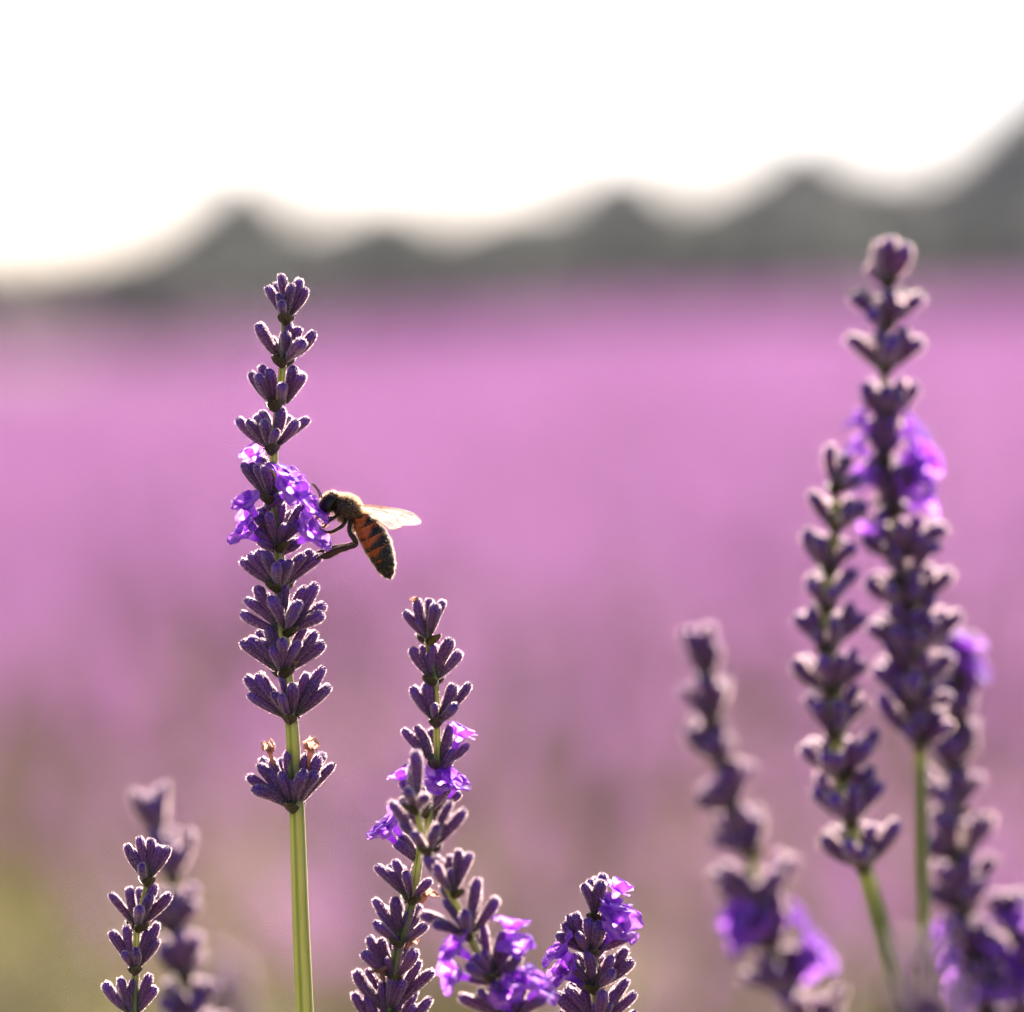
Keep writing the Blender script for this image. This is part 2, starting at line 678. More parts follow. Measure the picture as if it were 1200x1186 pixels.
        self.put("calyx", r.choice(CALYX if self.sharp else CALYX_SOFT), mouth - z * (sc * 0.55 + L * 0.95), z, fwd, (w, w, L),
                 r.uniform(0, 6.28))
        angs = [(-28, 0.95, 0.1), (28, 0.95, 0.1), (115, 0.78, 0.55), (180, 0.86, 0.7), (245, 0.78, 0.55)][:petals]
        for a, k, fl in angs:
            p = link("petal", r.choice(PETAL), o)
            ar = R(a + r.uniform(-10, 10))
            out = Vector((math.sin(ar), math.cos(ar), 0))
            zz = Vector((0, 0, 1)) + out * (fl + 0.15 + r.uniform(-0.15, 0.45))
            m = orient(zz, out)
            k2 = k * r.uniform(1.0, 1.25)
            p.matrix_basis = Matrix.Translation(out * 0.15 + Vector((0.07, 0, 0.93))) @ m.to_4x4() @ \
                Matrix.Diagonal((k2 * 1.1, k2, k2, 1))
        return o

    def wither(self, x0, y0, x1, y1, size=22):
        r = self.rng
        B, T = self.at(x0, y0), self.at(x1, y1)
        fwd = CAM_ROT @ Vector((0, 0, 1))
        sc = size / FPX * self.d
        B += fwd * sc * 0.25
        T += fwd * sc * 0.25
        w = sc * 0.95
        o = self.put("withered_floret", r.choice(WITHER), B, T - B, fwd, (w, w, (T - B).length), r.uniform(0, 6))
        tag(o, "brown withered floret")


# ------------------------------------------------------------------ terrain
FIELD_END = 150.0


def sstep(a, b, x):
    t = max(0.0, min(1.0, (x - a) / (b - a)))
    return t * t * (3 - 2 * t)


def ground_z(x, y):
    """soil height: level near the camera, then falling a little, lower on the left"""
    k = sstep(24, FIELD_END, y)
    z = k * (-0.75 + 6.0 * max(-0.1, min(0.1, x / max(y, 1.0)))) + 0.02 * noise.noise(Vector((x * 0.1, y * 0.1, 0))) * min(1, y / 10 if y > 0 else 0)
    return z


# outline of the hills as the photograph shows it: (pixel x, pixel y) turned into bearings and heights
RIDGE = [(-700, 280), (-500, 305), (-300, 320), (-100, 345), (40, 352), (110, 333), (170, 303), (220, 273), (255, 247), (284, 212), (308, 241),
         (340, 276), (380, 281), (415, 267), (447, 248), (480, 269), (515, 287), (545, 287), (580, 267), (605, 258), (640, 263),
         (680, 253), (705, 227), (728, 205), (755, 227), (790, 259), (825, 259), (870, 239), (910, 209), (945, 175), (975, 201),
         (1005, 227), (1050, 231), (1095, 226), (1140, 196), (1180, 152), (1220, 112),
         (1300, 95), (1450, 70), (1700, 90), (2000, 80)]
HILL_Y = 900.0


def ridge_h(bx):
    px = 600 + bx * FPX
    if px <= RIDGE[0][0]:
        py = RIDGE[0][1]
    elif px >= RIDGE[-1][0]:
        py = RIDGE[-1][1]
    else:
        for (a, ya), (b, yb) in zip(RIDGE, RIDGE[1:]):
            if a <= px <= b:
                s = (px - a) / (b - a)
                py = ya + (yb - ya) * s
                break
    return (340 - py) / FPX * HILL_Y + CAM_H


def hill_z(x, y):
    if y < 160:
        return ground_z(x, y)
    z0 = ground_z(x, y)
    h = ridge_h(x / y)
    wood = 4.0                                     # the trees on top add this much
    up = sstep(330, HILL_Y, y)
    down = 1 - 0.4 * sstep(HILL_Y, HILL_Y + 900, y)
    z = z0 * (1 - up) + (h - wood) * up * down
    z += noise.noise(Vector((x * 0.01, y * 0.01, 3))) * 2.0 * up * (1 - sstep(700, 850, y))
    return z


def build_ground():
    ys = [-30, -10, -4, -1, 0, 1, 2, 3, 4, 6, 8, 11, 15, 20, 27, 36, 48, 62, 80, 100, 125, 150, 175, 210, 250, 300]
    vs, fs = [], []
    nx = 60
    for y in ys:
        half = 40 + abs(y) * 1.2
        for i in range(nx + 1):
            x = (i / nx * 2 - 1) * half
            vs.append((x, y, ground_z(x, y)))
    for j in range(len(ys) - 1):
        for i in range(nx):
            a = j * (nx + 1) + i
            fs.append((a, a + 1, a + nx + 2, a + nx + 1))
    k = NT("soil_and_grass")
    tc = k.n("ShaderNodeTexCoord")
    n1 = k.n("ShaderNodeTexNoise", i_Scale=0.8, i_Detail=6.0)
    k.l(tc.outputs["Object"], n1.inputs["Vector"])
    n2 = k.n("ShaderNodeTexNoise", i_Scale=25.0, i_Detail=6.0)
    k.l(tc.outputs["Object"], n2.inputs["Vector"])
    c = k.ramp(n1.outputs["Fac"], [(0.35, (0.10, 0.13, 0.045)), (0.6, (0.20, 0.16, 0.10))])
    c = k.mixc(n2.outputs["Fac"], c, (0.16, 0.14, 0.09))
    b = k.n("ShaderNodeBump", i_Strength=0.8)
    b.inputs["Distance"].default_value = 0.03
    k.l(n2.outputs["Fac"], b.inputs["Height"])
    k.leaf(c, (0.3, 0.3, 0.1), 0.1, rough=0.9, bump=b.outputs[0])
    g = link("ground", new_mesh("ground", vs, fs, [k.m]))
    tag(g, kind="structure")
    # hills beyond
    vs, fs = [], []
    ys = [300 + 25 * j for j in range(60)] + [1900, 2300, 2900]
    nx = 260
    for y in ys:
        for i in range(nx + 1):
            x = (i / nx * 2 - 1) * (400 + max(0, y - 900) * 0.6)
            z = hill_z(x, y)
            vs.append((x, y, z - 0.02))
    for j in range(len(ys) - 1):
        for i in range(nx):
            a = j * (nx + 1) + i
            fs.append((a, a + 1, a + nx + 2, a + nx + 1))
    k = NT("hillside_grass")
    tc = k.n("ShaderNodeTexCoord")
    n1 = k.n("ShaderNodeTexNoise", i_Scale=0.02, i_Detail=5.0)
    k.l(tc.outputs["Object"], n1.inputs["Vector"])
    c = k.ramp(n1.outputs["Fac"], [(0.35, (0.07, 0.085, 0.035)), (0.65, (0.12, 0.12, 0.06))])
    k.leaf(c, (0.2, 0.22, 0.06), 0.1, rough=0.9)
    hl = link("hills", new_mesh("hills", vs, fs, [k.m]))
    tag(hl, kind="structure")


def build_woodland():
    """tree crowns covering the hills: one far-off mass"""
    rng = random.Random(11)
    protos = []
    for s in range(8):
        bm = bmesh.new()
        bmesh.ops.create_icosphere(bm, subdivisions=2, radius=1)
        for v in bm.verts:
            n = noise.noise(v.co * 1.8 + Vector((s * 7, 0, 0)))
            v.co *= 1 + 0.5 * n
            v.co.z *= 1.25
        bm.faces.ensure_lookup_table()
        protos.append(([v.co.copy() for v in bm.verts], [tuple(v.index for v in f.verts) for f in bm.faces]))
        bm.free()
    vs, fs = [], []
    for _ in range(9000):
        y = 120 + rng.random() ** 0.9 * 860
        x = rng.uniform(-1, 1) * (60 + y * 0.22)
        z = hill_z(x, y)
        r = rng.uniform(2.4, 4.4) * (0.20 + 0.80 * sstep(125, 700, y))
        a = rng.uniform(0, 6.28)
        pv, pf = protos[rng.randrange(8)]
        b = len(vs)
        ca, sa = math.cos(a) * r, math.sin(a) * r
        for v in pv:
            vs.append((x + v.x * ca - v.y * sa, y + v.x * sa + v.y * ca, z + r * 0.7 + v.z * r))
        fs += [tuple(q + b for q in f) for f in pf]
    k = NT("tree_foliage")
    tc = k.n("ShaderNodeTexCoord")
    n1 = k.n("ShaderNodeTexNoise", i_Scale=0.05, i_Detail=5.0)
    k.l(tc.outputs["Object"], n1.inputs["Vector"])
    c = k.ramp(n1.outputs["Fac"], [(0.40, (0.020, 0.027, 0.026)), (0.60, (0.075, 0.080, 0.045))])
    k.leaf(c, (0.09, 0.11, 0.05), 0.15, rough=0.9)
    w = link("woodland", new_mesh("woodland", vs, fs, [k.m], smooth=False))
    tag(w, "dark blurred woodland covering the distant hills", "woodland", kind="stuff")


def field_bush(seed, n_spikes=150, n_leaf=260):
    """a lavender bush for the field: fan of spikes over narrow leaves"""
    rng = random.Random(seed)
    vs, fs, fm = [], [], []

    def diamond(c, d, L, w):
        b = len(vs)
        d = d.normalized()
        s = d.cross(Vector((rng.uniform(-1, 1), rng.uniform(-1, 1), rng.uniform(-.2, .2)))).normalized() * w
        t = d.cross(s)
        m = c + d * L * 0.6
        vs.extend([c, m + s, m + t, m - s, m - t, c + d * L])
        for i in range(4):
            p, q = b + 1 + i, b + 1 + (i + 1) % 4
            fs.append((b, q, p))
            fs.append((b + 5, p, q))
            fm.extend([0, 0])
    for _ in range(n_spikes):
        a = rng.uniform(0, 6.28)
        lean = math.sqrt(rng.random()) * 0.75
        d = Vector((math.cos(a) * lean, math.sin(a) * lean, 1)).normalized()
        base = Vector((math.cos(a), math.sin(a), 0)) * lean * 0.18
        H = rng.uniform(0.40, 0.54) * (1 - 0.12 * lean)
        top = base + d * H
        Ls = rng.uniform(0.05, 0.085)
        s = d.cross(Vector((0, 1, 0.1))).normalized() * 0.0013
        t = d.cross(s)
        b = len(vs)
        for p in (base + Vector((0, 0, 0.1)), top):
            vs.extend([p + s, p - s * 0.5 + t, p - s * 0.5 - t])
        for i in range(3):
            i2 = (i + 1) % 3
            fs.append((b + i, b + i2, b + 3 + i2, b + 3 + i))
            fm.append(1)
        nw = int(Ls / 0.0095)
        for w in range(nw):
            c = top - d * (Ls * (w / nw))
            for q in range(4):
                aa = rng.uniform(0, 6.28)
                o = Vector((math.cos(aa), math.sin(aa), 0))
                diamond(c, d * 0.75 + o * 0.85, 0.0085, 0.0023)
    for _ in range(n_leaf):
        a = rng.uniform(0, 6.28)
        rr = math.sqrt(rng.random())
        p = Vector((math.cos(a) * rr * 0.26, math.sin(a) * rr * 0.26, rng.uniform(0.0, 0.22)))
        d = Vector((math.cos(a) * rr, math.sin(a) * rr, rng.uniform(0.5, 1.6))).normalized()
        s = d.cross(Vector((rng.uniform(-1, 1), rng.uniform(-1, 1), 0.3))).normalized() * 0.004
        L = rng.uniform(0.04, 0.09)
        b = len(vs)
        vs.extend([p, p + d * L * 0.5 + s, p + d * L, p + d * L * 0.5 - s])
        fs.append((b, b + 1, b + 2, b + 3))
        fm.append(1)
    me = new_mesh("field_bush", vs, fs, [M_FIELD_FLOWER, M_FIELD_LEAF], fm, smooth=False)
    return bpy.data.objects.new("field_bush", me)


def build_field():
    rng = random.Random(5)
    protos = [field_bush(s) for s in range(4)] + [field_bush(40 + s, 105, 360) for s in range(3)]
    pts, rots, scl, idx = [], [], [], []
    y = 3.1
    while y < 120:
        half = 1.4 + y * 0.155
        x = -half + rng.uniform(0, 0.4)
        while x < half:
            yy = y + x * 0.12 + rng.uniform(-0.15, 0.15)
            q = max(0.0, min(1.3, (x / yy + 0.09) / 0.18))
            end = 13 + 16 * q if q < 0.5 else 21 + 90 * (q - 0.5)         # the field runs out sooner on the left
            if yy < (3.9 if -0.8 < x < -0.1 else 3.4) or yy > end:
                x += 0.3
                continue
            pts.append((x, yy, ground_z(x, yy) - 0.01))
            rots.append(rng.uniform(0, 6.28))
            scl.append(rng.uniform(0.86, 1.12))
            idx.append(4 + rng.randrange(3) if yy < (5.2 if x < -0.05 else 3.9) + rng.uniform(-0.5, 0.5) else rng.randrange(4))
            x += rng.uniform(0.3, 0.42)
        y += 1.0
    for x, yy, sc_ in ((0.04, 3.3, 0.78), (0.50, 3.3, 0.84), (0.80, 3.1, 0.9)):
        pts.append((x, yy, -0.01))
        rots.append(rng.uniform(0, 6.28))
        scl.append(sc_)
        idx.append(rng.randrange(4))
    me = bpy.data.meshes.new("lavender_field")
    me.from_pydata(pts, [], [])
    for nm, dat, ty in (("rot", rots, 'FLOAT'), ("scl", scl, 'FLOAT'), ("pick", idx, 'INT')):
        a = me.attributes.new(nm, ty, 'POINT')
        a.data.foreach_set("value", dat)
    o = link("lavender_field", me)
    tag(o, "blurred mauve lavender field stretching to the hills", "lavender field", kind="stuff")
    ng = bpy.data.node_groups.new("scatter_bushes", 'GeometryNodeTree')
    ng.interface.new_socket("Geometry", in_out='INPUT', socket_type='NodeSocketGeometry')
    ng.interface.new_socket("Geometry", in_out='OUTPUT', socket_type='NodeSocketGeometry')
    N = ng.nodes.new
    gi, go = N("NodeGroupInput"), N("NodeGroupOutput")
    join = N("GeometryNodeJoinGeometry")
    rot = N("GeometryNodeInputNamedAttribute"); rot.data_type = 'FLOAT'; rot.inputs[0].default_value = "rot"
    sc = N("GeometryNodeInputNamedAttribute"); sc.data_type = 'FLOAT'; sc.inputs[0].default_value = "scl"
    pk = N("GeometryNodeInputNamedAttribute"); pk.data_type = 'INT'; pk.inputs[0].default_value = "pick"
    cx = N("ShaderNodeCombineXYZ")
    ng.links.new(rot.outputs[0], cx.inputs[2])
    for k, p in enumerate(protos):
        oi = N("GeometryNodeObjectInfo")
        oi.inputs["Object"].default_value = p
        oi.inputs["As Instance"].default_value = True
        cmp_ = N("FunctionNodeCompare"); cmp_.data_type = 'INT'; cmp_.operation = 'EQUAL'
        ng.links.new(pk.outputs[0], cmp_.inputs[2])
        cmp_.inputs[3].default_value = k
        ip = N("GeometryNodeInstanceOnPoints")
        ng.links.new(gi.outputs[0], ip.inputs["Points"])
        ng.links.new(cmp_.outputs[0], ip.inputs["Selection"])
        ng.links.new(oi.outputs["Geometry"], ip.inputs["Instance"])
        ng.links.new(cx.outputs[0], ip.inputs["Rotation"])
        ng.links.new(sc.outputs[0], ip.inputs["Scale"])
        ng.links.new(ip.outputs[0], join.inputs[0])
    ng.links.new(join.outputs[0], go.inputs[0])
    md = o.modifiers.new("scatter", 'NODES')
    md.node_group = ng


build_ground()
build_woodland()
build_field()


def build_haze():
    x0, x1, y0, y1, z0, z1 = -2400, 2400, -60, 2950, -6, 75
    vs = [(x, y, z) for z in (z0, z1) for y in (y0, y1) for x in (x0, x1)]
    fs = [(0, 2, 3, 1), (4, 5, 7, 6), (0, 1, 5, 4), (2, 6, 7, 3), (0, 4, 6, 2), (1, 3, 7, 5)]
    m = bpy.data.materials.new("haze")
    m.use_nodes = True
    t = m.node_tree
    t.nodes.clear()
    v = t.nodes.new("ShaderNodeVolumePrincipled")
    v.inputs["Color"].default_value = (0.72, 0.78, 0.98, 1)
    v.inputs["Density"].default_value = 0.00005
    v.inputs["Anisotropy"].default_value = 0.0
    o = t.nodes.new("ShaderNodeOutputMaterial")
    t.links.new(v.outputs[0], o.inputs["Volume"])
    h = link("haze", new_mesh("haze", vs, fs, [m], smooth=False))
    tag(h, "pale evening haze over the field and the hills", "haze", kind="stuff")


build_haze()


# ------------------------------------------------------------------ the lavender stalks
def main_stalk():
    s = Stalk("tall sharp lavender stalk with the honeybee on its open violet flowers", D,
              [(336, 345), (334, 380), (331, 430), (326, 480), (321, 530), (322, 590), (327, 645), (328, 700), (333, 745),
               (337, 800), (342, 850), (345, 900), (348, 955), (352, 1070), (357, 1190)], (8, 20), 1)
    s.whorl((335, 378), [(313, 336), (329, 322), (343, 334), (359, 338), (331, 356), (352, 327, -1)], 2, big=.9)
    s.whorl((332, 428), [(302, 380), (369, 390), (339, 378), (318, 396, -1), (351, 384, -1), (357, 402)], 1)
    s.whorl((321, 479), [(293, 437), (306, 428, -1), (303, 440), (316, 434)], 1)
    s.whorl((333, 478), [(357, 440), (345, 431), (333, 452), (348, 436, -1)], 1, bracts=False)
    s.whorl((318, 530), [(278, 491), (291, 494), (306, 482, -1), (311, 494), (331, 478), (349, 494), (362, 491)], 2)
    s.flower(315, 560, 299, 533, 30, -0.4)
    s.whorl((317, 588), [(284, 544), (293, 543), (301, 545), (309, 548), (306, 536, -1)], 2, big=1.0)
    s.flower(322, 580, 334, 556, 40, 0.5, 0.2)
    s.flower(322, 590, 341, 572, 36, 0.9, 2.6)
    s.whorl((327, 645), [(304, 596), (331, 590), (357, 592), (345, 604, -1), (316, 602)], 2)
    s.flower(312, 622, 293, 590, 36, 0.6, 0.3)
    s.flower(315, 640, 290, 625, 36, 0.6, -1.2)
    s.flower(314, 632, 288, 610, 32, 0.3, 2.4)
    s.flower(336, 630, 366, 598, 42, 0.4, -0.4)
    s.flower(340, 640, 367, 626, 42, 0.6, 1.6)
    s.whorl((328, 692), [(282, 657), (292, 650), (302, 645), (312, 647), (326, 662), (341, 658), (357, 650), (366, 646), (376, 652)], 3)
    s.whorl((335, 744), [(282, 719), (287, 703), (300, 688), (318, 700), (333, 685), (359, 688), (371, 684, -1), (381, 708), (352, 706), (380, 720)], 3)
    s.whorl((331, 792), [(283, 752), (291, 748), (303, 750), (314, 733), (332, 749), (359, 733), (371, 741, -1), (352, 752), (380, 754), (320, 742, -1)], 3)
    s.wither(335, 792, 345, 770, 20)
    s.whorl((341, 846), [(288, 794), (302, 791), (291, 814), (313, 804), (330, 787), (344, 801), (360, 789), (379, 783, -1), (372, 795), (387, 804)], 3)
    s.whorl((345, 950), [(290, 910), (303, 896), (297, 924), (318, 901), (338, 880), (358, 903), (374, 886), (391, 896), (330, 905),
                         (372, 905), (318, 890, -1), (360, 884, -1)], 4, big=1.05)
    s.wither(322, 900, 313, 868, 22)
    s.wither(361, 900, 366, 866, 22)
    return s


def centre_stalk():
    s = Stalk("upright lavender stalk in the middle, its lower half behind a curved one", D + 0.006,
              [(500, 735), (502, 755), (510, 800), (512, 850), (512, 900), (504, 950), (492, 1000), (482, 1060), (467, 1110), (458, 1160), (452, 1210)],
              (7, 14), 2, px_len=48)
    s.whorl((502, 753), [(474, 717), (489, 703), (511, 708), (520, 704), (503, 702, -1)], 1, big=.95)
    s.wither(488, 712, 485, 700, 12)
    s.whorl((508, 801), [(482, 760), (495, 757, -1), (507, 755), (529, 749), (540, 764, -1)], 1)
    s.whorl((511, 850), [(483, 805), (501, 799), (532, 802), (551, 802), (534, 826)], 2)
    s.whorl((511, 899), [(472, 855), (488, 852), (506, 856, -1), (528, 851), (549, 873)], 2)
    s.flower(525, 892, 541, 862, 36, -0.1, 0.4)
    s.flower(512, 940, 514, 915, 42, 0.6, 3.1)
    s.flower(520, 942, 535, 920, 38, 0.6, 0.4)
    s.flower(494, 945, 474, 908, 36, 0.1, 0)
    s.whorl((500, 955), [(470, 915), (480, 912), (525, 920), (540, 930)], 2)
    s.flower(485, 1000, 457, 960, 42, 0.2, 1.5)
    s.flower(482, 1005, 452, 975, 36, 0.5, -1.8)
    s.whorl((482, 1058), [(440, 1015), (462, 1008), (452, 1020), (505, 1030), (470, 1016, -1)], 2)
    s.wither(494, 1058, 503, 1040, 30)
    s.whorl((470, 1108), [(438, 1054), (443, 1066), (463, 1052), (483, 1064), (440, 1080), (500, 1082)], 3)
    s.wither(476, 1112, 486, 1098, 22)
    s.whorl((463, 1150), [(432, 1098), (446, 1100), (468, 1096), (488, 1112), (425, 1116)], 3)
    s.wither(450, 1150, 445, 1132, 30)
    s.whorl((455, 1192), [(416, 1138), (424, 1150), (492, 1126), (508, 1138), (462, 1142), (474, 1148)], 3)
    s.whorl((452, 1228), [(414, 1164), (430, 1166), (448, 1150), (470, 1156), (488, 1178), (505, 1170)], 3)
    return s


def curved_stalk():
    s = Stalk("lavender stalk curving right in front of the middle stalk, pale violet flowers below", D - 0.022,
              [(488, 905), (489, 950), (503, 1000), (530, 1050), (552, 1100), (578, 1150), (605, 1200), (625, 1240)], (7, 14), 3,
              sharp=True, px_len=50)
    s.whorl((489, 952), [(487, 880), (478, 925), (500, 932), (470, 940, -1)], 1, big=1.05)
    s.whorl((503, 1000), [(457, 940), (470, 965), (512, 966), (529, 940), (545, 950), (485, 975)], 2)
    s.whorl((532, 1050), [(498, 1002), (512, 1012), (538, 996), (552, 1000), (527, 1004, -1)], 2)
    s.whorl((550, 1100), [(492, 1072), (520, 1055), (560, 1030), (583, 1052), (545, 1066), (508, 1082)], 2)
    s.whorl((577, 1150), [(566, 1084), (590, 1092), (556, 1118), (548, 1130), (610, 1120)], 2)
    s.flower(560, 1130, 537, 1108, 42, 0.5, 0)
    s.flower(565, 1150, 530, 1140, 42, 0.4, 2)
    s.flower(590, 1130, 601, 1086, 42, 0.1, 0.5)
    s.flower(595, 1150, 606, 1110, 38, 0.5, 2.0)
    s.whorl((602, 1196), [(538, 1168), (560, 1160), (578, 1150), (617, 1134), (640, 1168)], 2)
    s.flower(605, 1180, 612, 1150, 44, 0.7, 1.0)
    s.flower(612, 1180, 634, 1158, 44, 0.5, -0.6)
    s.flower(600, 1200, 590, 1165, 40, 0.6, 2.8)
    return s


def short_stalk():
    s = Stalk("short dense lavender stalk at the bottom with a big pale open flower", D - 0.004,
              [(696, 1050), (697, 1078), (696, 1120), (699, 1165), (702, 1215), (704, 1250)], (7, 14), 4, px_len=48)
    s.whorl((697, 1078), [(684, 1036), (692, 1031), (705, 1032), (707, 1024, -1)], 1)
    s.flower(702, 1095, 718, 1062, 46, 0.3, 0.3)
    s.flower(705, 1110, 722, 1082, 50, 0.5, 2.9)
    s.flower(706, 1075, 725, 1045, 34, -0.3, 0.4)
    s.whorl((693, 1120), [(660, 1082), (666, 1074), (674, 1070), (688, 1076), (702, 1080), (738, 1076, -1), (652, 1096, -1), (742, 1096)], 2)
    s.flower(684, 1140, 659, 1112, 44, 0.3, 0.5)
    s.flower(684, 1155, 663, 1140, 40, 0.6, -1.4)
    s.whorl((697, 1162), [(688, 1114), (717, 1120), (735, 1112), (742, 1126), (668, 1126), (655, 1130), (704, 1122, -1)], 2)
    s.whorl((700, 1206), [(652, 1166), (664, 1158), (684, 1160), (706, 1160), (735, 1148), (745, 1164), (722, 1160)], 3)
    s.whorl((702, 1240), [(655, 1186), (680, 1196), (712, 1190), (744, 1186)], 2)
    return s


def left_stalk():
    s = Stalk("sharp lavender stalk with four separate bud whorls at bottom left", D + 0.002,
              [(172, 1010), (172, 1035), (161, 1088), (159, 1140), (157, 1192), (157, 1240)], (6, 11), 5, px_len=46)
    s.whorl((172, 1036), [(148, 990), (153, 996), (163, 981), (177, 983), (188, 991), (198, 993), (168, 1012)], 1, big=.92)
    s.whorl((161, 1090), [(129, 1048), (151, 1040), (178, 1048), (200, 1048), (182, 1037, -1), (166, 1062)], 1)
    s.whorl((158, 1140), [(130, 1092), (148, 1085), (176, 1088), (185, 1082, -1), (161, 1110), (185, 1100)], 1)
    s.whorl((156, 1194), [(122, 1152), (140, 1146), (157, 1147), (176, 1142, -1), (183, 1157), (141, 1154, -1)], 2)
    s.whorl((156, 1245), [(125, 1205), (150, 1200), (180, 1205)], 2)
    return s


def soft(label, depth, nodes, w, seed, px_len, extra=(), **kw):
    """a stalk out of focus: nodes = (x, y, half width, height, count)"""
    stem = [(nodes[0][0], nodes[0][1] - nodes[0][3] * 0.4)] + [(n[0], n[1]) for n in nodes] + list(extra)
    s = Stalk(label, depth, stem, w, seed, sharp=False, px_len=px_len, **kw)
    for i, (x, y, hw, h, n) in enumerate(nodes):
        if n == 0:
            continue
        j = min(i + 1, len(nodes) - 1)
        ax = (nodes[max(0, j - 1)][0] - nodes[j][0], nodes[max(0, j - 1)][1] - nodes[j][1]) if j > i else (0, -1)
        s.auto((x, y), hw, h, n, ax)
    return s


def build_stalks():
    main_stalk()
    centre_stalk()
    curved_stalk()
    short_stalk()
    left_stalk()
    soft("blurred pinkish lavender stalk just behind the sharp one at bottom left", D + 0.105,
         [(190, 985, 19, 44, 5), (203, 1035, 24, 44, 7), (208, 1095, 30, 44, 7), (215, 1150, 30, 44, 8), (222, 1205, 38, 44, 8),
          (226, 1250, 38, 44, 7)], (7, 12), 31, 52)
    soft("faint very blurred lavender tip low on the left beside the tall stalk", D + 0.50,
         [(268, 1160, 20, 34, 7), (272, 1200, 28, 44, 8), (275, 1245, 28, 44, 7)], (6, 9), 32, 44)
    # tall one on the right
    s = Stalk("tallest blurred lavender stalk on the right with flowers open in its upper half", D + 0.085,
              [(1043, 300), (1040, 335), (1037, 385), (1037, 437), (1036, 490), (1040, 550), (1047, 605), (1057, 655), (1062, 715),
               (1068, 775), (1074, 830), (1078, 882), (1080, 960), (1082, 1060), (1083, 1190)], (9, 17), 6, sharp=False, px_len=58)
    s.whorl((1041, 337), [(1028, 284), (1043, 280), (1061, 288), (1022, 312, -1)], 1)
    s.whorl((1037, 387), [(997, 346), (1016, 368), (1040, 345), (1081, 346), (1060, 342, -1)], 2)
    s.whorl((1037, 438), [(993, 395), (1030, 388), (1060, 386), (1081, 399), (1045, 398)], 2)
    s.whorl((1036, 492), [(1012, 452), (1022, 448, -1), (1036, 456), (1056, 446), (1074, 450)], 2)
    s.auto((1038, 548), 24, 52, 1)
    s.auto((1045, 604), 32, 46, 2)
    for a in ((1028, 515, 1008, 490, 34, .3), (1028, 545, 1006, 522, 34, .3), (1035, 570, 1012, 560, 34, .6),
              (1045, 520, 1070, 500, 36, .3), (1050, 550, 1082, 530, 40, .2), (1052, 575, 1080, 560, 44, .4), (1055, 598, 1086, 590, 40, .2),
              (1050, 590, 1064, 575, 34, .8), (1035, 605, 1020, 618, 30, .6), (1045, 545, 1068, 535, 34, .7), (1052, 560, 1090, 548, 34, -.2)):
        s.flower(*a[:5], a[5])
    s.whorl((1055, 655), [(1010, 628), (1056, 612), (1077, 606), (1110, 618), (1100, 640), (1030, 630, -1)], 3)
    s.whorl((1061, 715), [(1014, 680), (1072, 672), (1092, 664), (1116, 670), (1040, 690)], 3)
    s.whorl((1067, 775), [(1018, 732), (1092, 722), (1108, 715, -1), (1126, 718), (1045, 735), (1070, 740)], 3)
    s.whorl((1073, 830), [(1024, 782), (1040, 775), (1096, 772), (1114, 766), (1070, 790), (1055, 785, -1)], 3)
    for x, y in ((1058, 686), (1064, 746), (1071, 804), (1076, 852)):
        s.auto((x, y), 38, 36, 1, big=0.85)
    s.whorl((1078, 878), [(1030, 815), (1042, 828), (1075, 836), (1100, 832), (1112, 846), (1060, 832, -1)], 3)
    # its left neighbour
    s = Stalk("blurred lavender stalk with a thick yellow green stem left of the tallest one", D + 0.075,
              [(975, 545), (979, 575), (980, 622), (972, 672), (968, 716), (971, 765), (977, 812), (980, 865), (986, 912), (998, 968),
               (1014, 1022), (1030, 1075), (1044, 1125), (1064, 1190)], (9, 24), 7, sharp=False, px_len=56)
    s.whorl((979, 577), [(972, 522), (985, 535, -1), (1004, 560)], 1, big=.95)
    s.whorl((980, 622), [(949, 577), (1012, 592), (995, 596), (968, 590, -1)], 1)
    s.whorl((971, 674), [(944, 620), (957, 630), (1000, 640), (985, 640, -1)], 2)
    s.whorl((967, 718), [(945, 684), (988, 680), (1003, 668), (975, 690)], 2)
    s.whorl((970, 768), [(931, 722), (950, 712), (976, 724), (998, 708), (1014, 722)], 2)
    s.whorl((976, 815), [(930, 774), (962, 770), (985, 768), (1003, 762), (1015, 776)], 2)
    s.whorl((979, 866), [(946, 815), (980, 822), (1004, 802), (1014, 822), (955, 822)], 2)
    s.whorl((985, 914), [(940, 874), (998, 868), (1028, 856), (1018, 870), (962, 884)], 2)
    s.whorl((996, 970), [(953, 924), (998, 920), (1022, 898), (1035, 918), (972, 932)], 2)
    s.whorl((1012, 1022), [(963, 980), (1024, 966), (1053, 962), (990, 984), (1040, 972, -1)], 3, big=1.05)
    # leaning, softer
    s = soft("leaning dark blurred lavender stalk left of the yellow green stem", D + 0.13,
             [(828, 802, 20, 48, 6), (836, 850, 26, 44, 7), (846, 900, 24, 46, 7), (862, 952, 36, 42, 7), (878, 1005, 42, 40, 8),
              (896, 1065, 46, 42, 8), (908, 1115, 42, 42, 8), (926, 1165, 46, 42, 8), (946, 1215, 46, 42, 8)], (10, 14), 33, 54)
    for a in ((895, 1090, 868, 1075, 46, .7), (895, 1100, 880, 1085, 46, .8), (900, 1095, 865, 1095, 40, .4), (915, 1085, 935, 1075, 36, .4),
              (925, 1130, 952, 1105, 44, .3), (930, 1140, 960, 1125, 44, .5), (925, 1120, 945, 1130, 40, .8)):
        s.flower(*a[:5], a[5])
